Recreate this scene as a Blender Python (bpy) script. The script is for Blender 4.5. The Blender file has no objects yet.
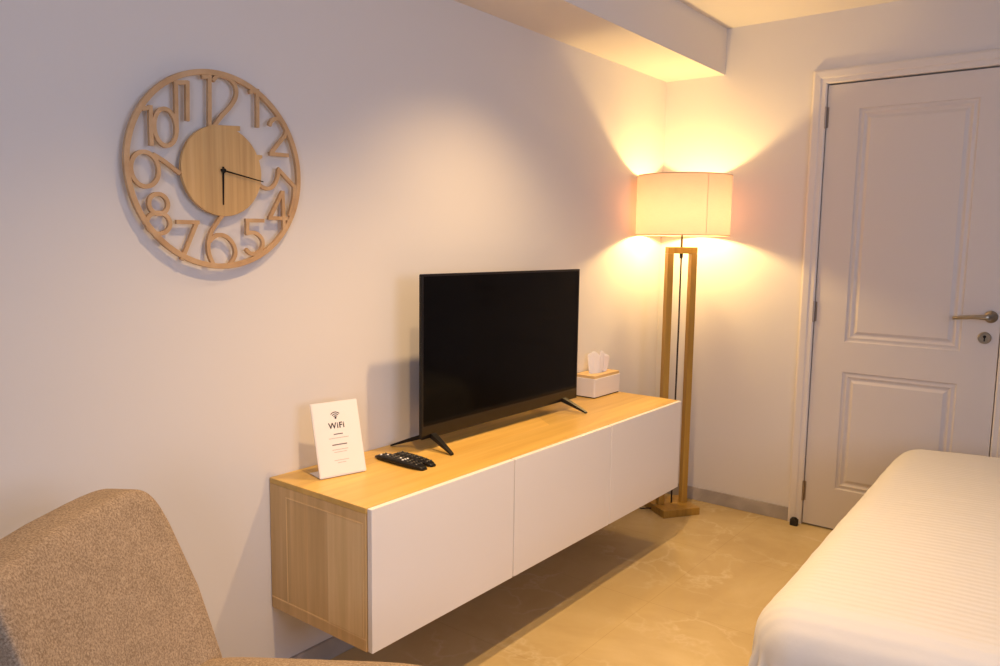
import bpy, bmesh, math, random
from mathutils import Vector, Matrix, noise
random.seed(4)
PA, PB, PW, PW2, PL = 116, 110, 28, 30, 21
S = bpy.context.scene
C = S.collection
PI = math.pi

# ------------------------------------------------------------------ materials
def mat(name, col=(.8,.8,.8), rough=.5, metal=0, spec=.5, coat=0):
    m = bpy.data.materials.new(name); m.use_nodes = True
    b = m.node_tree.nodes['Principled BSDF']
    b.inputs['Base Color'].default_value = (*col, 1)
    b.inputs['Roughness'].default_value = rough
    b.inputs['Metallic'].default_value = metal
    b.inputs['Specular IOR Level'].default_value = spec
    b.inputs['Coat Weight'].default_value = coat
    return m
def nd(m, t, **kw):
    n = m.node_tree.nodes.new(t)
    for k, v in kw.items():
        if k in n.inputs: n.inputs[k].default_value = v
        else: setattr(n, k, v)
    return n
def lk(m, a, b): m.node_tree.links.new(a, b)
def coords(m, scale=(1,1,1), rot=(0,0,0), kind='Object'):
    tc = nd(m, 'ShaderNodeTexCoord'); mp = nd(m, 'ShaderNodeMapping')
    mp.inputs['Scale'].default_value = scale; mp.inputs['Rotation'].default_value = rot
    lk(m, tc.outputs[kind], mp.inputs['Vector']); return mp.outputs['Vector']
def ramp(m, fac, stops):
    r = nd(m, 'ShaderNodeValToRGB'); e = r.color_ramp.elements
    while len(e) < len(stops): e.new(.5)
    for i, (p, c) in enumerate(stops): e[i].position = p; e[i].color = (*c, 1)
    lk(m, fac, r.inputs['Fac']); return r.outputs['Color']
def bump(m, h, strength=.2, dist=.002):
    b = m.node_tree.nodes['Principled BSDF']
    n = nd(m, 'ShaderNodeBump', Strength=strength, Distance=dist)
    lk(m, h, n.inputs['Height']); lk(m, n.outputs['Normal'], b.inputs['Normal'])
def base(m, c): lk(m, c, m.node_tree.nodes['Principled BSDF'].inputs['Base Color'])

def wood(name, c1, c2, c3, scale, rough=.42, bands=None):
    """grain runs along the axis with the small scale; bands = (axis scale) for veneer strips"""
    m = mat(name, c2, rough)
    v = coords(m, scale)
    n = nd(m, 'ShaderNodeTexNoise', Scale=1.0, Detail=6.0, Roughness=.62); lk(m, v, n.inputs['Vector'])
    col = ramp(m, n.outputs['Fac'], [(.3, c1), (.52, c2), (.72, c3)])
    if bands:
        v2 = coords(m, bands); w = nd(m, 'ShaderNodeTexVoronoi', Scale=1.0); w.feature = 'F1'; w.voronoi_dimensions = '3D'
        w.inputs['Randomness'].default_value = .55
        lk(m, v2, w.inputs['Vector'])
        mx = nd(m, 'ShaderNodeMix'); mx.data_type = 'RGBA'; mx.blend_type = 'MULTIPLY'; mx.inputs['Factor'].default_value = .5
        g = ramp(m, w.outputs['Color'], [(.1, (.68,.68,.68)), (.9, (1.12,1.10,1.06))])
        lk(m, col, mx.inputs['A']); lk(m, g, mx.inputs['B']); col = mx.outputs['Result']
    base(m, col); bump(m, n.outputs['Fac'], .08, .001)
    return m

M = {}
def paint(name, col, s=140, st=.05):
    m = mat(name, col, .75, spec=.25)
    n = nd(m, 'ShaderNodeTexNoise', Scale=float(s), Detail=3.0); lk(m, coords(m), n.inputs['Vector'])
    bump(m, n.outputs['Fac'], st, .002); return m
M['wall'] = paint('wall_paint', (.71,.675,.65))
M['ceil'] = paint('ceiling_paint', (.74,.70,.67))
M['farwall'] = paint('low_bounce_wall_paint', (.34,.31,.30))  # unseen right and front walls, darkened to cut the bounced fill light
M['trim'] = mat('trim_gloss_paint', (.72,.67,.63), .42, spec=.4)
M['door'] = mat('door_satin_paint', (.66,.61,.58), .45, spec=.4)
M['front'] = mat('cabinet_white_lacquer', (.84,.79,.75), .30, spec=.5)
M['carcass'] = mat('cabinet_inner_edge', (.62,.50,.38), .6)
M['top'] = wood('oak_top_lengthwise', (.57,.345,.085), (.65,.415,.11), (.72,.47,.15), (26, 1.3, 26), .36, (7.5, .7, 1))
M['side'] = wood('oak_side_upright', (.56,.36,.15), (.65,.43,.19), (.73,.50,.24), (34, 34, 1.6), .5, (9, 1, .3))
M['sidelight'] = wood('oak_light_veneer', (.66,.45,.20), (.75,.52,.25), (.82,.59,.31), (34, 34, 1.6), .5)
M['clock'] = wood('clock_light_oak', (.52,.31,.12), (.64,.41,.175), (.72,.49,.235), (30, 55, 1.5), .5, (1, 28, .2))
M['clockring'] = wood('clock_ring_oak', (.46,.27,.13), (.55,.35,.18), (.63,.42,.24), (20, 14, 14), .5)
M['lampwood'] = wood('lamp_oak', (.33,.175,.028), (.42,.24,.042), (.49,.30,.062), (30, 30, 1.6), .42)
M['black'] = mat('black_plastic', (.009,.008,.008), .38, spec=.25)
M['bezel'] = mat('tv_bezel_gloss', (.008,.006,.005), .2, spec=.4)
M['screen'] = mat('tv_screen_glass', (.002,.0015,.0015), .10, spec=.09)
M['rubber'] = mat('black_rubber', (.02,.016,.014), .6)
M['steel'] = mat('brushed_nickel', (.40,.36,.29), .28, 1)
M['hinge'] = mat('hinge_metal', (.36,.31,.27), .35, 1)
M['cord'] = mat('black_cord', (.02,.012,.01), .6)
M['rod'] = mat('lamp_rod_metal', (.12,.10,.08), .35, .8)
M['paper'] = mat('card_white', (.86,.80,.77), .5)
M['ink'] = mat('print_black', (.03,.028,.03), .6)
M['inkmid'] = mat('print_dark_grey', (.16,.14,.14), .6)
M['inkgrey'] = mat('print_grey', (.50,.45,.43), .6)
M['acrylic'] = mat('white_acrylic', (.80,.76,.73), .3)
M['boxwhite'] = mat('tissue_box_white', (.74,.70,.69), .35)
M['bamboo'] = wood('bamboo_lid', (.60,.40,.17), (.68,.47,.22), (.75,.54,.28), (20, 3, 20), .45)
M['tissue'] = mat('tissue_paper', (.85,.80,.78), .9)
M['tissue'].node_tree.nodes['Principled BSDF'].inputs['Subsurface Weight'].default_value = 0
M['button'] = mat('remote_buttons_grey', (.06,.055,.05), .35)
M['btnwhite'] = mat('remote_button_white', (.85,.83,.80), .3)
M['legwood'] = wood('chair_leg_wood', (.20,.11,.05), (.27,.15,.07), (.33,.19,.09), (30, 30, 2), .45)

# grey-beige woven chair fabric
m = mat('chair_bouclé_fabric', (.36,.29,.22), .95, spec=.15); M['fabric'] = m
v = coords(m)
n1 = nd(m, 'ShaderNodeTexNoise', Scale=260.0, Detail=4.0, Roughness=.7); lk(m, v, n1.inputs['Vector'])
n2 = nd(m, 'ShaderNodeTexNoise', Scale=22.0, Detail=3.0); lk(m, v, n2.inputs['Vector'])
c = ramp(m, n1.outputs['Fac'], [(.32, (.20,.14,.09)), (.5, (.33,.245,.17)), (.68, (.50,.39,.28))])
c2 = ramp(m, n2.outputs['Fac'], [(.35, (.93,.93,.93)), (.65, (1.05,1.05,1.05))])
mx = nd(m, 'ShaderNodeMix'); mx.data_type = 'RGBA'; mx.blend_type = 'MULTIPLY'; mx.inputs['Factor'].default_value = 1
lk(m, c, mx.inputs['A']); lk(m, c2, mx.inputs['B']); base(m, mx.outputs['Result'])
bump(m, n1.outputs['Fac'], .5, .003)

# marble floor tiles
m = mat('marble_floor_tiles', (.6,.5,.4), .18, spec=.14); M['floor'] = m
v = coords(m)
nz = nd(m, 'ShaderNodeTexNoise', Scale=1.6, Detail=7.0, Roughness=.6, Distortion=.8); lk(m, v, nz.inputs['Vector'])
cloud = ramp(m, nz.outputs['Fac'], [(.30, (.47,.345,.165)), (.52, (.55,.42,.215)), (.72, (.62,.49,.27))])
# veins: distorted voronoi edges
ds = nd(m, 'ShaderNodeTexNoise', Scale=2.2, Detail=5.0, Roughness=.6); lk(m, v, ds.inputs['Vector'])
ad = nd(m, 'ShaderNodeMix'); ad.data_type = 'RGBA'; ad.blend_type = 'ADD'; ad.inputs['Factor'].default_value = .55
lk(m, v, ad.inputs['A']); lk(m, ds.outputs['Color'], ad.inputs['B'])
vo = nd(m, 'ShaderNodeTexVoronoi', Scale=3.6); vo.feature = 'DISTANCE_TO_EDGE'; lk(m, ad.outputs['Result'], vo.inputs['Vector'])
vein = ramp(m, vo.outputs['Distance'], [(0, (.36,.36,.36)), (.010, (.20,.20,.20)), (.05, (0,0,0))])
br = nd(m, 'ShaderNodeTexNoise', Scale=3.0, Detail=3.0); lk(m, v, br.inputs['Vector'])
brk = ramp(m, br.outputs['Fac'], [(.42, (0,0,0)), (.62, (1,1,1))])
vm = nd(m, 'ShaderNodeMath', operation='MULTIPLY'); lk(m, vein, vm.inputs[0]); lk(m, brk, vm.inputs[1])
mx = nd(m, 'ShaderNodeMix'); mx.data_type = 'RGBA'; lk(m, vm.outputs[0], mx.inputs['Factor'])
lk(m, cloud, mx.inputs['A']); mx.inputs['B'].default_value = (.76,.66,.46,1)
bk = nd(m, 'ShaderNodeTexBrick', Scale=1.0, **{'Mortar Size': .0012, 'Brick Width': .6, 'Row Height': .6})
bk.offset = 0; bk.inputs['Color1'].default_value = bk.inputs['Color2'].default_value = (1,1,1,1); bk.inputs['Mortar'].default_value = (.86,.84,.82,1)
lk(m, v, bk.inputs['Vector'])
m2 = nd(m, 'ShaderNodeMix'); m2.data_type = 'RGBA'; m2.blend_type = 'MULTIPLY'; m2.inputs['Factor'].default_value = 1
lk(m, mx.outputs['Result'], m2.inputs['A']); lk(m, bk.outputs['Color'], m2.inputs['B']); base(m, m2.outputs['Result'])

m = mat('marble_skirting', (.42,.37,.33), .3); M['skirt'] = m
nz = nd(m, 'ShaderNodeTexNoise', Scale=6.0, Detail=6.0, Distortion=1.0); lk(m, coords(m), nz.inputs['Vector'])
base(m, ramp(m, nz.outputs['Fac'], [(.3, (.30,.27,.24)), (.6, (.40,.36,.33)), (.75, (.52,.47,.43))]))

# ribbed white bed cover: fine ridges across the bed
m = mat('white_ribbed_cotton', (.65,.63,.61), .9, spec=.15); M['cover'] = m
v = coords(m)
w = nd(m, 'ShaderNodeTexWave', Scale=13.5, Distortion=1.0, Detail=2.0, **{'Detail Scale': .8}); w.bands_direction = 'Y'; lk(m, v, w.inputs['Vector'])
n = nd(m, 'ShaderNodeTexNoise', Scale=30.0, Detail=3.0); lk(m, v, n.inputs['Vector'])
sm = nd(m, 'ShaderNodeMath', operation='ADD'); lk(m, w.outputs['Fac'], sm.inputs[0]); lk(m, n.outputs['Fac'], sm.inputs[1])
bump(m, sm.outputs[0], .22, .004)
m = mat('mattress_ticking', (.75,.73,.70), .9); M['mattress'] = m
M['bedwood'] = wood('bed_base_oak', (.40,.26,.13), (.47,.31,.16), (.53,.36,.2), (2, 30, 30), .5)

# lamp shade cloth: lets the bulb's light through
m = bpy.data.materials.new('lamp_shade_linen'); m.use_nodes = True; M['shade'] = m
nt = m.node_tree; nt.nodes.remove(nt.nodes['Principled BSDF'])
out = nt.nodes['Material Output']
tr = nt.nodes.new('ShaderNodeBsdfTranslucent'); df = nt.nodes.new('ShaderNodeBsdfDiffuse'); ms = nt.nodes.new('ShaderNodeMixShader')
ms.inputs[0].default_value = .45
w = nt.nodes.new('ShaderNodeTexNoise'); w.inputs['Scale'].default_value = 1.0
lk(m, coords(m, (60,60,260)), w.inputs['Vector'])
cc = ramp(m, w.outputs['Fac'], [(.3, (.25,.150,.150)), (.7, (.28,.172,.170))])
lk(m, cc, tr.inputs['Color']); df.inputs['Color'].default_value = (.74,.64,.50,1)
lk(m, tr.outputs[0], ms.inputs[1]); lk(m, df.outputs[0], ms.inputs[2]); lk(m, ms.outputs[0], out.inputs['Surface'])
M['shadetrim'] = mat('shade_tape', (.62,.50,.33), .8)
def emis(name, col, s):
    m = bpy.data.materials.new(name); m.use_nodes = True; nt = m.node_tree; nt.nodes.remove(nt.nodes['Principled BSDF'])
    e = nt.nodes.new('ShaderNodeEmission'); e.inputs[0].default_value = (*col,1); e.inputs[1].default_value = s
    lk(m, e.outputs[0], nt.nodes['Material Output'].inputs['Surface']); return m

m = bpy.data.materials.new('frosted_bulb'); m.use_nodes = True; M['glass'] = m   # thin frosted glass the light passes through
nt = m.node_tree; nt.nodes.remove(nt.nodes['Principled BSDF'])
a = nt.nodes.new('ShaderNodeBsdfTransparent'); a.inputs[0].default_value = (1,.97,.92,1)
lk(m, a.outputs[0], nt.nodes['Material Output'].inputs['Surface'])

# ------------------------------------------------------------------ mesh helpers
def obj(name, bm, m, parent=None, smooth=False, bevel=0, seg=2):
    me = bpy.data.meshes.new(name)
    bmesh.ops.recalc_face_normals(bm, faces=bm.faces)
    bm.to_mesh(me); bm.free()
    for mm in (m if isinstance(m, (list, tuple)) else [m]): me.materials.append(mm)
    if smooth:
        for p in me.polygons: p.use_smooth = True
    o = bpy.data.objects.new(name, me); C.objects.link(o)
    if parent: o.parent = parent
    if bevel:
        b = o.modifiers.new('bevel', 'BEVEL'); b.width = bevel; b.segments = seg; b.limit_method = 'ANGLE'; b.angle_limit = .6
        b.harden_normals = False
    return o
def box(bm, x0, x1, y0, y1, z0, z1, mi=0):
    vs = [bm.verts.new((x, y, z)) for x in (x0, x1) for y in (y0, y1) for z in (z0, z1)]
    for f in ((0,1,3,2),(4,6,7,5),(0,4,5,1),(2,3,7,6),(0,2,6,4),(1,5,7,3)):
        bm.faces.new([vs[i] for i in f]).material_index = mi
def B(*a):
    bm = bmesh.new(); box(bm, *a); return bm
def tube(bm, pts, r, n=10, closed=False):
    pts = [Vector(p) for p in pts]; rings = []
    L = len(pts); ref = None
    for i, p in enumerate(pts):
        if closed: t = (pts[(i+1) % L] - pts[i-1])
        else: t = (pts[min(i+1, L-1)] - pts[max(i-1, 0)])
        t.normalize()
        if ref is None: ref = Vector((0,0,1)) if abs(t.z) < .9 else Vector((1,0,0))
        a = t.cross(ref).normalized(); b = a.cross(t).normalized(); ref = b
        rr = r[i] if isinstance(r, (list, tuple)) else r
        rings.append([bm.verts.new(p + a*rr*math.cos(2*PI*k/n) + b*rr*math.sin(2*PI*k/n)) for k in range(n)])
    for i in range(L if closed else L-1):
        A, Bq = rings[i], rings[(i+1) % L]
        for k in range(n): bm.faces.new((A[k], A[(k+1) % n], Bq[(k+1) % n], Bq[k]))
    if not closed: bm.faces.new(rings[0]); bm.faces.new(rings[-1])
def lathe(bm, prof, n=32, axis='Z', o=(0,0,0), close=True):
    rings = []
    for r, h in prof:
        ring = []
        for k in range(n):
            c, s = math.cos(2*PI*k/n)*r, math.sin(2*PI*k/n)*r
            p = {'Z': (c, s, h), 'Y': (c, h, s), 'X': (h, c, s)}[axis]
            ring.append(bm.verts.new((p[0]+o[0], p[1]+o[1], p[2]+o[2])))
        rings.append(ring)
    for A, Bq in zip(rings, rings[1:]):
        for k in range(n): bm.faces.new((A[k], A[(k+1) % n], Bq[(k+1) % n], Bq[k]))
    if close: bm.faces.new(rings[0]); bm.faces.new(rings[-1])
def prism(bm, poly, h0, h1, f):
    """poly in 2D, f(u,v,h)->3D"""
    a = [bm.verts.new(f(u, v, h0)) for u, v in poly]; b = [bm.verts.new(f(u, v, h1)) for u, v in poly]
    bm.faces.new(a); bm.faces.new(b)
    for i in range(len(poly)): bm.faces.new((a[i], a[(i+1) % len(poly)], b[(i+1) % len(poly)], b[i]))
def rrect(x0, x1, y0, y1, r, n=6):
    pts = []
    for cx, cy, a0 in ((x1-r, y1-r, 0), (x0+r, y1-r, PI/2), (x0+r, y0+r, PI), (x1-r, y0+r, 3*PI/2)):
        for k in range(n+1):
            a = a0 + PI/2*k/n; pts.append((cx + r*math.cos(a), cy + r*math.sin(a)))
    return pts
def thing(name, label, cat, loc=(0,0,0), rz=0, group=None):
    o = bpy.data.objects.new(name, None); C.objects.link(o); o.location = loc; o.rotation_euler = (0,0,rz)
    o.empty_display_size = .05
    o['label'] = label; o['category'] = cat
    if group: o['group'] = group
    return o
def tag(o, label, cat, group=None):
    o['label'] = label; o['category'] = cat
    if group: o['group'] = group
    return o
def struct(o): o['kind'] = 'structure'; return o

# ------------------------------------------------------------------ room shell
CH = 2.328; XR = 3.6; YF = -5.0
struct(obj('floor', B(-.15, XR+.15, YF-.15, .15, -.1, 0), M['floor']))
struct(obj('ceiling', B(-.15, XR+.15, YF-.15, .15, CH, CH+.1), M['ceil']))
struct(obj('wall_left', B(-.12, 0, YF-.12, .12, 0, CH), M['wall']))
struct(obj('trim_1', B(0, .304, YF, 0, 2.115, CH), M['ceil']))
# back wall with the door opening
DX0, DX1, DH = .783, 1.509, 2.019
bm = bmesh.new()
box(bm, 0, DX0-.004, 0, .12, 0, CH); box(bm, DX1+.004, XR, 0, .12, 0, CH); box(bm, DX0-.004, DX1+.004, 0, .12, DH+.004, CH)
struct(obj('wall_back', bm, M['wall']))
FX0, FX1 = 2.0, 3.3
bm = bmesh.new()   # wall behind the viewer with the second window
box(bm, 0, FX0, YF-.12, YF, 0, CH); box(bm, FX1, XR, YF-.12, YF, 0, CH)
box(bm, FX0, FX1, YF-.12, YF, 0, .8); box(bm, FX0, FX1, YF-.12, YF, 2.1, CH)
struct(obj('wall_front', bm, M['farwall']))
bm = bmesh.new()
for a in ((FX0, FX0+.05, .8, 2.1), (FX1-.05, FX1, .8, 2.1), (FX0, FX1, .8, .85), (FX0, FX1, 2.05, 2.1), ((FX0+FX1)/2-.03, (FX0+FX1)/2+.03, .8, 2.1)):
    box(bm, a[0], a[1], YF-.08, YF-.03, a[2], a[3])
struct(obj('window_2', bm, M['trim']))
# right wall (out of view) with the window the daylight comes through
WY0, WY1, WZ0, WZ1 = -3.45, -2.15, .95, 2.10
bm = bmesh.new()
box(bm, XR, XR+.12, YF-.12, WY0, 0, CH); box(bm, XR, XR+.12, WY1, .12, 0, CH)
box(bm, XR, XR+.12, WY0, WY1, 0, WZ0); box(bm, XR, XR+.12, WY0, WY1, WZ1, CH)
struct(obj('wall_right', bm, M['farwall']))
bm = bmesh.new()
for a in ((WY0, WY0+.05, WZ0, WZ1), (WY1-.05, WY1, WZ0, WZ1), (WY0, WY1, WZ0, WZ0+.05), (WY0, WY1, WZ1-.05, WZ1), ((WY0+WY1)/2-.03, (WY0+WY1)/2+.03, WZ0, WZ1)):
    box(bm, XR+.03, XR+.08, a[0], a[1], a[2], a[3])
struct(obj('window_1', bm, M['trim']))
# skirting
struct(obj('baseboard_back', B(0, .720, -.011, 0, 0, .066), M['skirt'], bevel=.002))
struct(obj('baseboard_left', B(0, .011, YF, -.011, 0, .066), M['skirt'], bevel=.002))
# door casing: moulded profile mitred round the opening
bm = bmesh.new()
prof = [(0, 0), (0, -.010), (.006, -.014), (.022, -.014), (.028, -.018), (.052, -.020), (.060, -.017), (.062, -.012), (.062, 0)]
def casing_ring(p, q):
    off, d = p
    return {0: (DX0-off, d, 0), 1: (DX0-off, d, DH+off), 2: (DX1+off, d, DH+off), 3: (DX1+off, d, 0)}[q]
vs = [[bm.verts.new(casing_ring(p, q)) for p in prof] for q in range(4)]
for q in range(3):
    for i in range(len(prof)-1): bm.faces.new((vs[q][i], vs[q][i+1], vs[q+1][i+1], vs[q+1][i]))
    bm.faces.new((vs[q][0], vs[q][-1], vs[q+1][-1], vs[q+1][0]))
bm.faces.new(vs[0]); bm.faces.new(vs[3])
struct(obj('trim_2', bm, M['trim']))
bm = bmesh.new()   # jamb lining
box(bm, DX0-.003, DX0, .0, .12, 0, DH); box(bm, DX1, DX1+.003, .0, .12, 0, DH); box(bm, DX0-.003, DX1+.003, .0, .12, DH, DH+.003)
box(bm, DX0, DX0+.012, .045, .06, 0, DH); box(bm, DX1-.012, DX1, .045, .06, 0, DH); box(bm, DX0, DX1, .045, .06, DH-.012, DH)
struct(obj('trim_3', bm, M['trim']))

# ------------------------------------------------------------------ door leaf with two moulded panels
W, H = .718, 2.004
d = bpy.data.objects.new('door_1', None); C.objects.link(d); d.location = (.787, 0, .008); d['kind'] = 'structure'
d['label'] = 'white two-panel interior door with nickel lever handle'
YS = -.003
bm = bmesh.new()
xs = [0, .134, .584, W]; zs = [0, .190, .735, .872, 1.895, H]
def q(x0, x1, z0, z1): bm.faces.new([bm.verts.new((x, YS, z)) for x, z in ((x0,z0),(x1,z0),(x1,z1),(x0,z1))])
for i in range(3):
    for j in range(5):
        if i == 1 and j in (1, 3): continue
        q(xs[i], xs[i+1], zs[j], zs[j+1])
for j in (1, 3):
    x0, x1, z0, z1 = xs[1], xs[2], zs[j], zs[j+1]
    pr = [(0,0), (.004,.0055), (.010,.0065), (.020,.0035), (.030,.0095), (.036,.0095), (.048,.003)]
    rings = [[bm.verts.new((x, YS+dd, z)) for x, z in ((x0+o_,z0+o_),(x1-o_,z0+o_),(x1-o_,z1-o_),(x0+o_,z1-o_))] for o_, dd in pr]
    for a, b_ in zip(rings, rings[1:]):
        for k in range(4): bm.faces.new((a[k], a[(k+1)%4], b_[(k+1)%4], b_[k]))
    bm.faces.new(rings[-1])
vs0 = [bm.verts.new(p) for p in ((0,YS,0),(W,YS,0),(W,YS,H),(0,YS,H))]; vs1 = [bm.verts.new(p) for p in ((0,.04,0),(W,.04,0),(W,.04,H),(0,.04,H))]
for k in range(4): bm.faces.new((vs0[k], vs0[(k+1)%4], vs1[(k+1)%4], vs1[k]))
bm.faces.new(vs1)
bmesh.ops.remove_doubles(bm, verts=bm.verts, dist=1e-5)
o = obj('door_leaf', bm, M['door'], d)
# lever handle
bm = bmesh.new(); hx, hz = .684, 1.022
lathe(bm, [(.024, YS), (.025, YS-.004), (.023, YS-.009), (.011, YS-.011), (.010, YS-.040)], 24, 'Y', (hx, 0, hz))
h = obj('door_handle', bm, M['steel'], d, smooth=True); h['label'] = 'brushed nickel lever handle on the door'
bm = bmesh.new()
tube(bm, [(hx+.004, YS-.045, hz), (hx-.014, YS-.050, hz), (hx-.05, YS-.050, hz-.001), (hx-.10, YS-.049, hz-.006), (hx-.128, YS-.046, hz-.010)], [.014, .0115, .0085, .0075, .007], 14)
o = obj('lever', bm, M['steel'], h, smooth=True)
bm = bmesh.new()
lathe(bm, [(.024, YS), (.024, YS-.005), (.021, YS-.008), (.014, YS-.008), (.013, YS-.005), (.001, YS-.005)], 24, 'Y', (.668, 0, .935))
k = obj('keyhole_plate', bm, M['steel'], d, smooth=False)
bm = B(.6655, .6705, YS-.0075, YS-.004, .921, .940); lathe(bm, [(.006, YS-.0045), (.006, YS-.008)], 16, 'Y', (.668, 0, .940))
obj('keyhole', bm, M['black'], k)
for hz_ in (.155, 1.0, 1.865):
    bm = bmesh.new()
    lathe(bm, [(.0055, -.048), (.0055, .048)], 12, 'Z', (-.004, -.009, hz_)); box(bm, -.003, .008, -.0045, -.003, hz_-.045, hz_+.045)
    obj('hinge', bm, M['hinge'], d)

# door stop on the floor by the casing
t = thing('door_stop', 'small black rubber door stop on the floor at the foot of the door casing', 'door stop', (.762, -.048, 0))
bm = bmesh.new(); prism(bm, rrect(-.017, .017, -.013, .013, .004, 3), 0, .030, lambda u, v, h: (u, v, h)); obj('rubber_block', bm, M['rubber'], t, bevel=.002)
bm = bmesh.new(); lathe(bm, [(.0135, .0301), (.0135, .034), (.010, .037), (.001, .037)], 16); obj('cap', bm, M['black'], t)

# ------------------------------------------------------------------ floating media cabinet
CY0, CY1, CZ0, CZ1 = -2.396, -.592, .249, .632
cab = thing('media_cabinet', 'long wall-hung oak media cabinet with three white doors', 'cabinet', (.003, CY0, CZ0))
L = CY1-CY0; Hc = CZ1-CZ0
bm = bmesh.new(); box(bm, 0, .394, .016, L-.016, .016, Hc-.018); obj('body', bm, M['carcass'], cab)
obj('top_panel', B(0, .399, 0, L, Hc-.016, Hc), M['top'], cab, bevel=.0012)
obj('bottom_panel', B(0, .397, .0161, L-.0161, 0, .0158), M['side'], cab)
for nm, y0, y1, sg in (('side_panel', 0, .016, -1), ('side_panel', L-.016, L, 1)):
    bm = B(0, .397, y0, y1, 0, Hc-.0162)
    yy = y0 if sg < 0 else y1
    sp = obj(nm, bm, M['side'], cab)
    # lighter veneer band and the thin light lines framing it
    t0, t1 = (yy-.0010, yy-.0001) if sg < 0 else (yy+.0001, yy+.0010)
    bm = bmesh.new()
    for a in ((.250, .383, .036, Hc-.046), (.072, .076, .036, Hc-.046), (.0, .397, .0305, .0345), (.072, .387, Hc-.045, Hc-.042), (.3855, .3885, .036, Hc-.046)):
        box(bm, a[0]+.0002, a[1], t0, t1, a[2], a[3])
    obj('veneer_inlay', bm, M['sidelight'], sp)
for i in range(3):
    y0 = i*L/3 + .003; y1 = (i+1)*L/3 - .003
    bm = bmesh.new(); prism(bm, rrect(y0, y1, 0, Hc-.001, .0015, 2), .4005, .4165, lambda u, v, h: (h, u, v))
    obj('door', bm, M['front'], cab, bevel=.0015)
# ------------------------------------------------------------------ television
ZT = CZ1 + .0006
TY0, TY1, TX = -1.930, -1.014, .148
tv = thing('television', 'black flatscreen television on the cabinet, switched off', 'television', (TX, (TY0+TY1)/2, ZT))
hw = (TY1-TY0)/2; z0, z1 = .040, .567
bm = bmesh.new(); prism(bm, rrect(-hw, hw, z0, z1, .004, 3), -.011, -.001, lambda u, v, h: (h, u, v)); obj('panel', bm, M['black'], tv, bevel=.001)
bm = bmesh.new()
box(bm, -.001, .0015, -hw, hw, z0, z0+.042); box(bm, -.001, .0015, -hw, hw, z1-.008, z1); box(bm, -.001, .0015, -hw, -hw+.008, z0+.042, z1-.008); box(bm, -.001, .0015, hw-.008, hw, z0+.042, z1-.008)
obj('bezel', bm, M['bezel'], tv, bevel=.0008)
obj('screen', B(-.0009, .0004, -hw+.008, hw-.008, z0+.042, z1-.008), M['screen'], tv)
bm = bmesh.new(); prism(bm, rrect(-hw*.80, hw*.80, z0+.010, z0+.30, .03, 5), -.055, -.0111, lambda u, v, h: (h, u, v)); obj('rear_housing', bm, M['black'], tv, bevel=.010, seg=3)
for yy, ty in ((-.402, -.016), (.362, .022)):
    bm = bmesh.new()
    for tip in ((.096, yy+ty, .004), (-.128, yy-.062, .004)):
        a = Vector((-.008, yy, z0+.004)); b = Vector(tip)
        dd = (b-a); n = 8
        for k in range(n):
            p, q_ = a+dd*k/n, a+dd*(k+1)/n
            wa, wb = .0125-.006*k/n, .0125-.006*(k+1)/n; ha, hb = .014-.010*k/n, .014-.010*(k+1)/n
            A = [bm.verts.new((p.x, p.y+s*wa, p.z+u*ha)) for s, u in ((-1,-.3),(1,-.3),(1,1),(-1,1))]
            Bv = [bm.verts.new((q_.x, q_.y+s*wb, q_.z+u*hb)) for s, u in ((-1,-.3),(1,-.3),(1,1),(-1,1))]
            for j in range(4): bm.faces.new((A[j], A[(j+1)%4], Bv[(j+1)%4], Bv[j]))
            if k == 0: bm.faces.new(A)
            if k == n-1: bm.faces.new(Bv)
    bmesh.ops.remove_doubles(bm, verts=bm.verts, dist=1e-6)
    f = obj('foot', bm, M['black'], tv)
    zmin = min(v.co.z for v in f.data.vertices)
    for v in f.data.vertices: v.co.z -= zmin*max(0, 1-v.co.z/.03) if v.co.z < .03 else 0
# ------------------------------------------------------------------ wi-fi card in its stand
bl, brt = Vector((.134, -2.322, 0)), Vector((.167, -2.181, 0))
e = (brt-bl).normalized(); rz = math.atan2(e.y, e.x)
card = thing('notice_card_stand', 'white WiFi notice card propped upright on the near end of the cabinet', 'sign', ((bl+brt)/2+Vector((0,0,ZT)))[:], rz)
# local x along card, local +y = behind (away from reader)
lean = math.atan2(.058, .205); cs, sn = math.cos(lean), math.sin(lean)
def cp(u, v, h): return (u, v*sn + -h*cs, v*cs + h*sn + .0022)   # h>0 is toward the reader
Wc, Hc2 = .146, .212
bm = bmesh.new(); prism(bm, rrect(-Wc/2, Wc/2, 0, Hc2, .003, 3), -.0035, 0, cp); obj('backing', bm, M['acrylic'], card)
bm = bmesh.new(); prism(bm, rrect(-Wc/2+.003, Wc/2-.003, .003, Hc2-.003, .002, 2), .0002, .0009, cp); ca = obj('card', bm, M['paper'], card)
bm = B(-Wc/2+.004, Wc/2-.004, .0035, .075, 0, .0022); obj('base_plate', bm, M['acrylic'], card, bevel=.0008)
def textmesh(name, s, size, cx, cy, m, parent, mapf, weight=0):
    cu = bpy.data.curves.new(name, 'FONT'); cu.body = s; cu.size = size; cu.align_x = 'CENTER'; cu.offset = weight; cu.space_character = 1.12
    to = bpy.data.objects.new(name, cu); C.objects.link(to)
    dg = bpy.context.evaluated_depsgraph_get(); me = bpy.data.meshes.new_from_object(to.evaluated_get(dg))
    bpy.data.objects.remove(to)
    bm = bmesh.new(); bm.from_mesh(me)
    r = bmesh.ops.extrude_face_region(bm, geom=bm.faces[:])
    for v in [g for g in r['geom'] if isinstance(g, bmesh.types.BMVert)]: v.co.z += .0004
    for v in bm.verts: v.co = Vector(mapf(v.co.x+cx, v.co.y+cy, v.co.z+.0009))
    return obj(name, bm, m, parent)
textmesh('lettering', 'WiFi', .0235, -.002, .135, M['ink'], ca, cp, .0005)
bm = bmesh.new()
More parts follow.
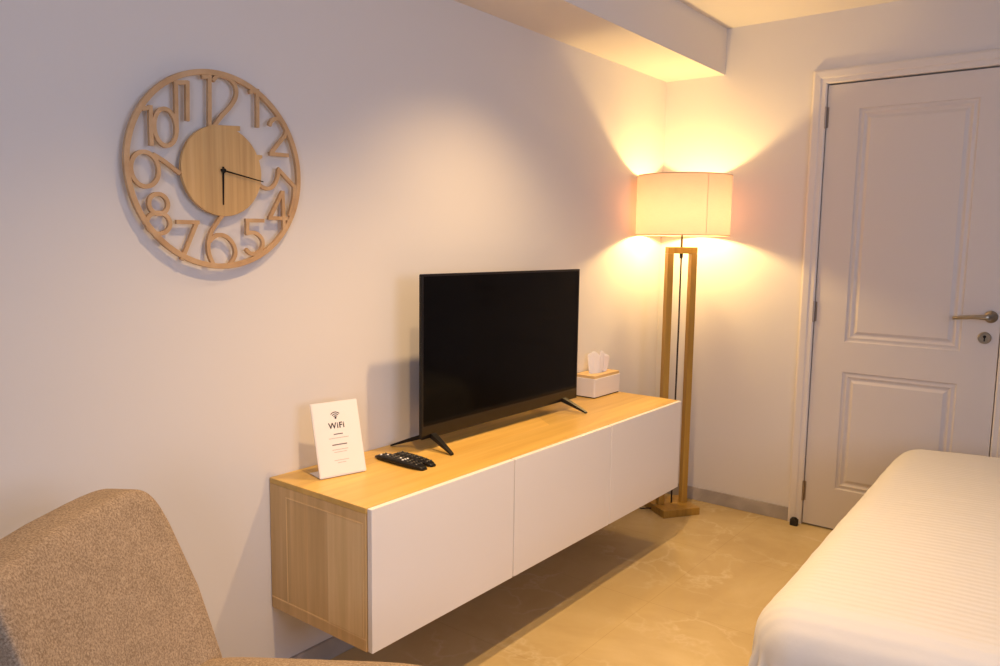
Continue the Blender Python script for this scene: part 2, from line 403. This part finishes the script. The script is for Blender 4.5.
for r0, r1 in ((.006, .0085), (.0115, .014), (.017, .0195)):
    poly = [(r1*math.sin(a), r1*math.cos(a)) for a in [(-.82+1.64*k/14) for k in range(15)]] + [(r0*math.sin(a), r0*math.cos(a)) for a in [(.82-1.64*k/14) for k in range(15)]]
    prism(bm, [(u-.002, v+.163) for u, v in poly], .0009, .0013, cp)
prism(bm, [(-.002+.0032*math.cos(a*PI/8), .1645+.0032*math.sin(a*PI/8)) for a in range(16)], .0009, .0013, cp)
obj('wifi_symbol', bm, M['ink'], ca)
def words(zc, widths, hgt, m):
    # one line of print too small to read in the photograph
    bm = bmesh.new(); tot = sum(widths); u = -tot/2; n = 40
    prism(bm, rrect(u, -u, zc-hgt/2, zc+hgt/2, hgt*.3, 2), .0009, .0012, cp)
    obj('print_line', bm, m, ca)
words(.118, [.013, .016], .0030, M['inkmid']); words(.088, [.023, .024], .0032, M['inkmid'])
words(.107, [.012, .018, .008, .024], .0018, M['inkgrey']); words(.074, [.016, .020, .014], .0018, M['inkgrey']); words(.067, [.022, .018], .0016, M['inkgrey'])
words(.044, [.018, .012, .016], .0016, M['inkgrey']); words(.037, [.014, .012], .0016, M['inkgrey'])

# ------------------------------------------------------------------ two remote controls
def remote(p0, p1, wid, label, thick=.019, rows=9, white=True):
    a, b = Vector(p0), Vector(p1); dv = b-a; Ln = dv.length
    t = thing('remote_control', label, 'remote control', (*a, ZT), math.atan2(dv.y, dv.x), 'remote controls on the cabinet')
    bm = bmesh.new(); nU, nV = 22, 12
    g = []
    for i in range(nU+1):
        u = i/nU; end = min(1, math.sqrt(max(0, 1-(2*u-1)**8))+.35*0)
        w_ = wid/2*(.80+.20*math.sin(PI*min(1, u*1.1)))*max(.55, end)
        th = thick*(.82+.18*math.sin(PI*u))*max(.5, end)
        ring = []
        for k in range(nV*2):
            an = 2*PI*k/(nV*2); cx, cz = math.cos(an), math.sin(an)
            sx = math.copysign(abs(cx)**.5, cx); sz = math.copysign(abs(cz)**.55, cz)
            ring.append(bm.verts.new((u*Ln, sx*w_, th/2+sz*th/2)))
        g.append(ring)
    for A, Bv in zip(g, g[1:]):
        for k in range(nV*2): bm.faces.new((A[k], A[(k+1)%(nV*2)], Bv[(k+1)%(nV*2)], Bv[k]))
    bm.faces.new(g[0]); bm.faces.new(g[-1])
    obj('casing', bm, M['black'], t, smooth=True)
    for r in range(rows):
        for c_ in (-1, 0, 1):
            x = Ln*(.14+.74*r/(rows-1)); y = c_*wid*.22; z = thick*(.82+.18*math.sin(PI*x/Ln))-.0008
            light = white and (r, c_) in ((1,0),(5,-1),(5,0),(5,1),(4,0),(0,-1))
            bm = bmesh.new(); lathe(bm, [(.0034, z), (.0034, z+.0022), (.0026, z+.0029)], 10, 'Z', (x, y, 0))
            bo = obj('button', bm, M['btnwhite' if light else 'button'], t)
            if light: bo['label'] = 'light grey button'
remote((.080, -2.056), (.290, -2.064), .046, 'longer black remote control nearer the cabinet doors, with light buttons', .017)
remote((.105, -2.003), (.285, -2.020), .040, 'shorter black remote control nearer the television foot', .015, 7, False)

# ------------------------------------------------------------------ tissue box
tb = thing('tissue_box', 'white tissue box with bamboo lid behind the television', 'tissue box', (.061, -.704, ZT), 0)
bx, by, bh = .056, .112, .086
bm = bmesh.new(); prism(bm, rrect(-bx, bx, -by, by, .008, 4), .004, bh, lambda u, v, h: (u, v, h)); obj('box', bm, M['boxwhite'], tb, bevel=.002)
bm = bmesh.new(); prism(bm, rrect(-bx+.004, bx-.004, -by+.004, by-.004, .006, 4), 0, .004, lambda u, v, h: (u, v, h)); obj('base', bm, M['black'], tb)
bm = bmesh.new()
out = rrect(-bx+.003, bx-.003, -by+.003, by-.003, .007, 7); inn = [(.020*math.cos(PI/4*0+2*PI*(k+.5)/len(out)), .062*math.sin(2*PI*(k+.5)/len(out))) for k in range(len(out))]
def ringf(p, z): return [bm.verts.new((x, y, z)) for x, y in p]
a, b_, c_, e_ = ringf(out, bh), ringf(out, bh+.012), ringf(inn, bh+.012), ringf(inn, bh)
for P, Q in ((a, b_), (b_, c_), (c_, e_), (e_, a)):
    for k in range(len(out)): bm.faces.new((P[k], P[(k+1)%len(out)], Q[(k+1)%len(out)], Q[k]))
obj('lid', bm, M['bamboo'], tb)
bm = bmesh.new()   # a pulled-up folded tissue
nu, nv = 30, 12; gr = []
for j in range(nv+1):
    row = []; f = j/nv
    for i in range(nu+1):
        s = i/nu*2-1
        wv = (.036+.014*math.sin(f*2.6))*(1-.25*f*f)
        x = .026*s*(.5+.5*f) + .006*math.sin(s*5+f*2)+.010*math.sin(s*2.2)*f + .004*math.sin(s*13+f*3)*f
        y = s*wv - .006 + .012*f
        z = bh-.03 + f*(.142 - .030*abs(s)**1.5 - .024*math.exp(-((s+.05)/.16)**2)*(f**2))
        row.append(bm.verts.new((x, y, z)))
    gr.append(row)
for j in range(nv):
    for i in range(nu): bm.faces.new((gr[j][i], gr[j][i+1], gr[j+1][i+1], gr[j+1][i]))
ti = obj('tissue', bm, M['tissue'], tb, smooth=True)
sd = ti.modifiers.new('thick', 'SOLIDIFY'); sd.thickness = .0012

# ------------------------------------------------------------------ wall clock
ck = thing('wall_clock', 'large round cut-out wooden wall clock with openwork numerals', 'clock', (0, -2.538, 1.471))
HX0, HX1 = .017, .028
def cf(u, v, h): return (h, u, v)
cnt = [0]
def stroke(bm, pts, w=.0098):
    cnt[0] += 1; dz = (cnt[0] % 9)*.00012
    if len(pts) > 2:      # smooth with Catmull-Rom
        P = [pts[0]]+list(pts)+[pts[-1]]
        if pts[0] == pts[-1]: P = [pts[-2]]+list(pts)+[pts[1]]
        out = []
        for i in range(1, len(P)-2):
            for t_ in (0, .25, .5, .75):
                out.append(tuple(.5*((2*P[i][k])+(-P[i-1][k]+P[i+1][k])*t_+(2*P[i-1][k]-5*P[i][k]+4*P[i+1][k]-P[i+2][k])*t_**2+(-P[i-1][k]+3*P[i][k]-3*P[i+1][k]+P[i+2][k])*t_**3) for k in (0,1)))
        out.append(tuple(pts[-1])); pts = out
    closed = pts[0] == pts[-1] or math.dist(pts[0], pts[-1]) < 1e-4
    if closed: pts = pts[:-1]
    n = len(pts); Lr = []; Rr = []
    for i, p in enumerate(pts):
        if closed: a, b = pts[i-1], pts[(i+1)%n]
        else: a, b = pts[max(i-1,0)], pts[min(i+1,n-1)]
        tx, ty = b[0]-a[0], b[1]-a[1]; l = math.hypot(tx, ty) or 1; nx, ny = -ty/l*w/2, tx/l*w/2
        Lr.append((p[0]+nx, p[1]+ny)); Rr.append((p[0]-nx, p[1]-ny))
    V = [[bm.verts.new(cf(*q_, h)) for q_ in side] for side in (Lr, Rr) for h in (HX0+.0005+dz, HX1-.0012+dz)]
    lb, lt, rb, rt = V
    rng = range(n) if closed else range(n-1)
    for i in rng:
        j = (i+1) % n
        for P, Q in ((lb, lt), (lt, rt), (rt, rb), (rb, lb)): bm.faces.new((P[i], P[j], Q[j], Q[i]))
    if not closed:
        for i in (0, n-1): bm.faces.new((lb[i], lt[i], rt[i], rb[i]))
def ell(cx, cy, rx, ry, n=20): 
    p = [(cx+rx*math.cos(2*PI*k/n), cy+ry*math.sin(2*PI*k/n)) for k in range(n)]; return p+[p[0]]
bm = bmesh.new()
N_ = 96; Ro, Ri = .2475, .2340
rr = [[bm.verts.new(cf(r*math.cos(2*PI*k/N_), r*math.sin(2*PI*k/N_), h)) for k in range(N_)] for r, h in ((Ro, HX0), (Ro, HX1), (Ri, HX1), (Ri, HX0))]
for A, Bv in zip(rr, rr[1:]+rr[:1]):
    for k in range(N_): bm.faces.new((A[k], A[(k+1)%N_], Bv[(k+1)%N_], Bv[k]))
obj('ring', bm, M['clockring'], ck, bevel=.0012)
bm = bmesh.new(); prism(bm, [((.005+.1135*math.cos(2*PI*k/72)), .1135*math.sin(2*PI*k/72)) for k in range(72)], HX0, HX1+.0005, cf)
prism(bm, [(.020,.100), (.058,.1065), (.0585,.1185), (-.03,.1115), (-.03,.100)], HX0+.0002, HX1+.0002, cf)
prism(bm, [(.100,.028), (.1235,.044), (.1235,.051), (.104,.0505), (.09,.05)], HX0+.0002, HX1+.0002, cf)
hub = obj('dial', bm, M['clock'], ck, bevel=.0008)
NUM = {
 'twelve': [[(-.044,.2245),(-.023,.2285)], [(-.023,.239),(-.027,.108)], [(-.015,.220),(-.004,.232),(.013,.2365),(.036,.231),(.050,.214),(.049,.19),(.031,.162),(.007,.137),(-.014,.110)]],
 'one': [[(.089,.209),(.114,.216)], [(.114,.221),(.112,.122)]],
 'two': [[(.150,.131),(.155,.143),(.169,.152),(.185,.151),(.197,.142),(.203,.127),(.196,.108),(.174,.084),(.153,.059)], [(.147,.0575),(.209,.059)]],
 'three': [[(.100,-.005),(.107,-.018),(.116,-.028),(.130,-.034),(.144,-.035),(.158,-.027),(.170,-.008),(.176,.018)], [(.173,.021),(.2285,-.025)], [(.2275,-.020),(.224,-.059),(.209,-.105)]],
 'four': [[(.188,-.040),(.145,-.113)], [(.140,-.113),(.202,-.113)], [(.188,-.038),(.190,-.145)]],
 'five': [[(.126,-.121),(.069,-.122)], [(.075,-.122),(.073,-.158)], [(.070,-.156),(.093,-.153),(.110,-.161),(.120,-.175),(.118,-.193),(.103,-.207),(.083,-.209),(.068,-.197)]],
 'six': [[(.006,-.106),(-.014,-.130),(-.031,-.154),(-.040,-.182),(-.039,-.210),(-.027,-.238)], [(-.036,-.178),(-.021,-.165),(-.002,-.161),(.018,-.169),(.033,-.188),(.037,-.210),(.026,-.230),(.012,-.244)]],
 'seven': [[(-.124,-.1315),(-.063,-.131)], [(-.068,-.128),(-.113,-.224)]],
 'eight': [ell(-.1675,-.0905,.0235,.0235), ell(-.169,-.136,.029,.025)],
 'nine': [ell(-.1975,-.0115,.0335,.040), [(-.177,.025),(-.153,.013),(-.131,-.001),(-.110,-.015)]],
 'ten': [[(-.200,.1255),(-.179,.132)], [(-.179,.137),(-.180,.044)], ell(-.143,.091,.028,.043)],
 'eleven': [[(-.113,.205),(-.115,.088)], [(-.083,.209),(-.086,.113)], [(-.119,.199),(-.081,.205)]],
}
for nm, sts in NUM.items():
    bm = bmesh.new()
    for s_ in sts: stroke(bm, s_)
    obj('numeral_' + nm, bm, M['clockring'], ck)
bm = B(0.0002, .0168, -.035, .040, -.035, .035); obj('movement_box', bm, M['black'], ck)
def hand(nm, x0, tip, w, lift):
    bm = bmesh.new(); c0 = Vector((.004, .001)); t_ = Vector(tip); dv = (t_-c0).normalized(); nn = Vector((-dv.y, dv.x))
    a = c0-dv*.010
    prism(bm, [tuple(a+nn*w), tuple(t_+nn*w*.55), tuple(t_-nn*w*.55), tuple(a-nn*w)], HX1+lift, HX1+lift+.0012, cf)
    return obj(nm, bm, M['black'], ck)
hand('hour_hand', 0, (.002, -.085), .0026, .003); hand('minute_hand', 0, (.120, -.019), .0022, .006)
bm = bmesh.new(); lathe(bm, [(.0055, HX1+.0006), (.0055, HX1+.009), (.003, HX1+.0105)], 16, 'X', (0, .004, .001)); obj('hand_cap', bm, M['black'], ck)

# ------------------------------------------------------------------ floor lamp
LX, LY = .223, -.230
rzl = math.radians(56)
lp = thing('floor_lamp', 'lit floor lamp with oak frame and cream drum shade in the corner', 'floor lamp', (LX, LY, 0), rzl)
bm = B(-.099, .099, -.099, .099, 0, .036); obj('base', bm, M['lampwood'], lp, bevel=.002)
zt_ = 1.292; fw = .0635; s_ = .031
for sx in (-1, 1):
    bm = B(sx*fw-(s_/2 if sx > 0 else s_/2), sx*fw+s_/2, -s_/2, s_/2, .0365, zt_-s_)
    obj('upright', bm, M['lampwood'], lp, bevel=.0015)
obj('top_rail', B(-fw-s_/2, fw+s_/2, -s_/2, s_/2, zt_-s_+.0003, zt_), M['lampwood'], lp, bevel=.0015)
bm = bmesh.new(); tube(bm, [(0,0,zt_), (0,0,1.385)], .0055, 10); obj('rod', bm, M['rod'], lp, smooth=True)
bm = bmesh.new(); tube(bm, [(0,.0,zt_-s_), (0,0,zt_-s_-.022)], .008, 10); tube(bm, [(0,0,zt_-s_-.02), (.001,0,.9), (-.001,0,.5), (0,0,.036)], .0042, 8)
obj('cord', bm, M['cord'], lp, smooth=True)
R_ = .218; Z0, Z1 = 1.345, 1.624
bm = bmesh.new(); n = 96; lo = []; hi = []
rings = [[bm.verts.new((R_*math.cos(2*PI*k/n), R_*math.sin(2*PI*k/n), z)) for k in range(n)] for z in (Z0, (Z0*3+Z1)/4, (Z0+Z1)/2, (Z0+3*Z1)/4, Z1)]
for A, Bv in zip(rings, rings[1:]):
    for k in range(n): bm.faces.new((A[k], A[(k+1)%n], Bv[(k+1)%n], Bv[k]))
sh = obj('lamp_shade', bm, M['shade'], lp, smooth=True)
for z in (Z0+.002, Z1-.002):
    bm = bmesh.new(); tube(bm, [((R_+.0005)*math.cos(2*PI*k/64), (R_+.0005)*math.sin(2*PI*k/64), z) for k in range(64)], .0022, 8, True); obj('rim', bm, M['shadetrim'], sh, smooth=True)
# vertical lap seam of the cloth
sa = math.radians(-37) - rzl
bm = bmesh.new()
for da in (0,):
    a0, a1 = sa, sa+.010
    vs = [bm.verts.new(((R_+r)*math.cos(a), (R_+r)*math.sin(a), z)) for a, r in ((a0,.0008),(a1,.0008)) for z in (Z0, Z1)]
    bm.faces.new((vs[0], vs[1], vs[3], vs[2]))
obj('seam', bm, M['shade'], sh)
bm = bmesh.new()
for k in range(3):
    a = 2*PI*k/3+.4; tube(bm, [(.014*math.cos(a), .014*math.sin(a), 1.384), (R_*.99*math.cos(a), R_*.99*math.sin(a), Z0+.004)], .0016, 6)
obj('shade_carrier', bm, M['rod'], sh)
bm = bmesh.new(); lathe(bm, [(.012, 1.365), (.016, 1.372), (.016, 1.388), (.013, 1.392)], 20); obj('bulb_holder', bm, M['rod'], lp)
bm = bmesh.new(); lathe(bm, [(.012, 1.3925), (.014, 1.405), (.026, 1.423), (.031, 1.440), (.026, 1.460), (.012, 1.472), (.001, 1.475)], 14)
obj('bulb', bm, M['glass'], lp, smooth=True)
# mains lead behind the base
bm = bmesh.new(); tube(bm, [(-.101,.02,.012), (-.15,.03,.012), (-.18,.06,.02), (-.20,.075,.06), (-.205,.078,.09), (-.20,.09,.05), (-.195,.12,.006), (-.17,.14,.006)], .0035, 8)
obj('mains_lead', bm, M['cord'], lp, smooth=True)

# ------------------------------------------------------------------ bed
BX0, BX1, BY0, BY1 = 1.244, 2.75, -2.11, -.32
bed = thing('bed', 'low wooden bed base with mattress under the white cover', 'bed', ((BX0+BX1)/2, (BY0+BY1)/2, 0))
hx, hy = (BX1-BX0)/2-.03, (BY1-BY0)/2-.03
bm = bmesh.new(); prism(bm, rrect(-hx, hx, -hy, hy, .06, 5), .281, .515, lambda u, v, h: (u, v, h)); obj('mattress', bm, M['mattress'], bed, bevel=.02)
obj('bed_frame', B(-hx+.02, hx-.02, -hy+.02, hy-.02, .12, .28), M['bedwood'], bed, bevel=.004)
for sx in (-1, 1):
    for sy in (-1, 1):
        cx, cy = sx*(hx-.09), sy*(hy-.09); bm = bmesh.new(); lathe(bm, [(.022, 0), (.03, .1195)], 16, 'Z', (cx, cy, 0)); obj('leg', bm, M['bedwood'], bed)
# cover: sheet over the mattress, hanging down the sides with soft folds
bm = bmesh.new()
def cov(a, b):
    """a,b flat cloth coords, offset from bed centre"""
    r = .10
    qx, qy = hx+.018-r, hy+.018-r
    ex, ey = max(0, abs(a)-qx), max(0, abs(b)-qy)
    dd = math.hypot(ex, ey)
    crown = .030*(1-min(1, (abs(a)/hx)**2)) + .008*(1-min(1, (b/hy)**2)) + .010*noise.noise(Vector((a*1.7, b*1.7, 3)))
    if dd < 1e-9: px, py, z = a, b, .535+crown
    else:
        ux, uy = ex/dd*math.copysign(1, a), ey/dd*math.copysign(1, b)
        arc = r*PI/2
        if dd < arc: t_ = dd/r; out, dz = r*math.sin(t_), r*(1-math.cos(t_)); hang = 0
        else: out, dz = r, r+(dd-arc); hang = dd-arc
        bxp, byp = math.copysign(min(abs(a), qx), a), math.copysign(min(abs(b), qy), b)
        along = (a*abs(uy)+b*abs(ux))
        cr = .030*(1-min(1, (abs(bxp)/hx)**2)) + .008*(1-min(1, (byp/hy)**2)) + .010*noise.noise(Vector((a*1.7, b*1.7, 3)))
        fold = (.010*math.sin(along*24+2*noise.noise(Vector((along*2, 0, 0))))+.006*math.sin(along*57))*min(1, hang/.12)
        corner = min(abs(ux), abs(uy))*1.4
        th = math.atan2(uy, ux)
        fold += corner*.02*math.sin(th*22)*min(1, hang/.1)
        fold += .0025*noise.noise(Vector((a*14, b*14, 0)))*min(1, dd/.05)
        out += fold + hang*.03 + .004
        px, py = bxp+ux*out, byp+uy*out; z = .535+cr-dz
    z += .0016*noise.noise(Vector((a*9, b*22, 1)))
    return px, py, max(z, .02)
NA, NB = 120, 150; hang = .40
ea, eb = hx+hang, hy+hang
grid = []
for i in range(NA+1):
    row = []
    for j in range(NB+1):
        a, b = (i/NA*2-1)*ea, (j/NB*2-1)*eb
        # trim the cloth corners so they hang level
        qx, qy = hx-.05, hy-.05
        ex, ey = max(0, abs(a)-qx), max(0, abs(b)-qy); lim = hang+.05
        dd = math.hypot(ex, ey)
        if ex > 0 and ey > 0 and dd > 0:
            m_ = max(ex, ey)/dd; a = math.copysign(qx+ex*m_, a); b = math.copysign(qy+ey*m_, b)
        row.append(bm.verts.new(cov(a, b)))
    grid.append(row)
for i in range(NA):
    for j in range(NB): bm.faces.new((grid[i][j], grid[i+1][j], grid[i+1][j+1], grid[i][j+1]))
cv = obj('bed_cover', bm, M['cover'], smooth=True); cv.location = bed.location; cv.rotation_euler.z = bed.rotation_euler.z = math.radians(1.3)
tag(cv, 'white ribbed cotton bed cover draped over the bed', 'bed cover')
sd = cv.modifiers.new('thick', 'SOLIDIFY'); sd.thickness = .004; sd.offset = 1

# ------------------------------------------------------------------ upholstered chair
ch = thing('upholstered_chair', 'grey-beige fabric upholstered chair by the wall in the foreground', 'chair', (.652, -2.998, 0), math.radians(35.5))
# local +x = forward, +y = its left (towards the tv wall)
def pillow(bm, cx, cy, cz, sx, sy, sz, p=4, n=28, f=None):
    """superellipsoid box"""
    vs = []
    for i in range(n+1):
        ph = -PI/2+PI*i/n; row = []
        for j in range(2*n):
            th = 2*PI*j/(2*n)
            e_ = 2/p
            c1 = math.copysign(abs(math.cos(ph))**e_, math.cos(ph)); s1 = math.copysign(abs(math.sin(ph))**e_, math.sin(ph))
            c2 = math.copysign(abs(math.cos(th))**e_, math.cos(th)); s2 = math.copysign(abs(math.sin(th))**e_, math.sin(th))
            pt = (cx+sx*c1*c2, cy+sy*c1*s2, cz+sz*s1)
            row.append(bm.verts.new(f(*pt) if f else pt))
        vs.append(row)
    for i in range(n):
        for j in range(2*n): bm.faces.new((vs[i][j], vs[i][(j+1)%(2*n)], vs[i+1][(j+1)%(2*n)], vs[i+1][j]))
    bmesh.ops.remove_doubles(bm, verts=bm.verts, dist=1e-5)
bm = bmesh.new(); pillow(bm, .14, 0, .408, .28, .240, .065, 6); obj('seat', bm, M['fabric'], ch, smooth=True)
def bend(x, y, z):
    h = max(0, z-.36); t_ = h/.46
    x -= .00+.36*h
    x += .10*(y/.23)**2*.22          # slight wrap
    y *= 1 + (.14*math.sin(PI*min(1, t_)) if y > 0 else -.07)
    return x, y, z
bm = bmesh.new(); pillow(bm, -.10, 0, .589, .043, .240, .227, 10, 40, bend); obj('backrest', bm, M['fabric'], ch, smooth=True)
bm = B(-.12, .37, -.205, .205, .318, .345); obj('seat_frame', bm, M['legwood'], ch, bevel=.004)
for sx, sy in ((-.09,-.17), (-.09,.17), (.33,-.17), (.33,.17)):
    bm = bmesh.new(); dx = -.05 if sx < 0 else .03; dy = .02 if sy > 0 else -.02
    tube(bm, [(sx+dx, sy+dy, 0), (sx, sy, .3178)], [.012, .019], 12); obj('leg', bm, M['legwood'], ch, smooth=True)

# ------------------------------------------------------------------ ceiling downlights (out of view above)
def spot(x, y, power, label):
    dl = thing('ceiling_downlight', label, 'ceiling light', (x, y, CH))
    bm = bmesh.new(); lathe(bm, [(.058, 0), (.058, -.010), (.050, -.016), (.046, -.016), (.044, -.004), (.044, 0)], 32, close=False)
    obj('trim_ring', bm, M['acrylic'], dl)
    l = bpy.data.lights.new('downlight_lamp', 'SPOT'); l.energy = power; l.color = (1, .65, .30); l.spot_size = math.radians(SPOTDEG); l.spot_blend = 1; l.shadow_soft_size = .030
    o = bpy.data.objects.new('downlight_lamp', l); C.objects.link(o); o.location = (x, y, CH-.022)
SPOTDEG = 110
spot(.95, -2.50, PB, 'small round white ceiling downlight in front of the wall clock')
spot(.66, -1.60, PA, 'small round white ceiling downlight in front of the television')
def area(name, loc, rot, size, power, col, shape='DISK', sy=None):
    l = bpy.data.lights.new(name, 'AREA'); l.energy = power; l.color = col; l.shape = shape; l.size = size
    if sy: l.size_y = sy
    o = bpy.data.objects.new(name, l); C.objects.link(o); o.location = loc; o.rotation_euler = rot; return o
# daylight through the window opening
area('window_daylight', (XR+.10, (WY0+WY1)/2, (WZ0+WZ1)/2), (0, math.radians(90), 0), WZ1-WZ0-.1, PW, (.66, .74, 1.0), 'RECTANGLE', WY1-WY0-.1)
area('window_daylight', ((FX0+FX1)/2, YF-.10, 1.45), (math.radians(90), 0, 0), FX1-FX0-.1, PW2, (.66, .74, 1.0), 'RECTANGLE', 1.2)
pl = bpy.data.lights.new('bulb_light', 'POINT'); pl.energy = PL; pl.color = (1, .68, .27); pl.shadow_soft_size = .03
po = bpy.data.objects.new('bulb_light', pl); C.objects.link(po); po.location = (LX, LY, 1.438)
w = bpy.data.worlds.new('world'); S.world = w; w.use_nodes = True
w.node_tree.nodes['Background'].inputs[0].default_value = (.55,.65,.85,1); w.node_tree.nodes['Background'].inputs[1].default_value = .3

# ------------------------------------------------------------------ camera
cam = bpy.data.cameras.new('camera'); co = bpy.data.objects.new('camera', cam); C.objects.link(co)
cam.sensor_width = 36; cam.lens = 772.70/1000*36; cam.clip_start = .02
r = Vector((.78824151, .61521512, .01362648)); u = Vector((-.08172774, .08271441, .99321644)); dd = Vector((-.60991466, .78400809, -.11547907))
mt = Matrix((r, u, -dd)).transposed().to_4x4(); mt.translation = (1.81607, -3.67458, 1.29868)
co.matrix_world = mt; S.camera = co
S.view_settings.view_transform = 'Standard'; S.view_settings.look = 'None'; S.view_settings.gamma = 1; S.view_settings.use_curve_mapping = False
S.view_settings.exposure = 0.0
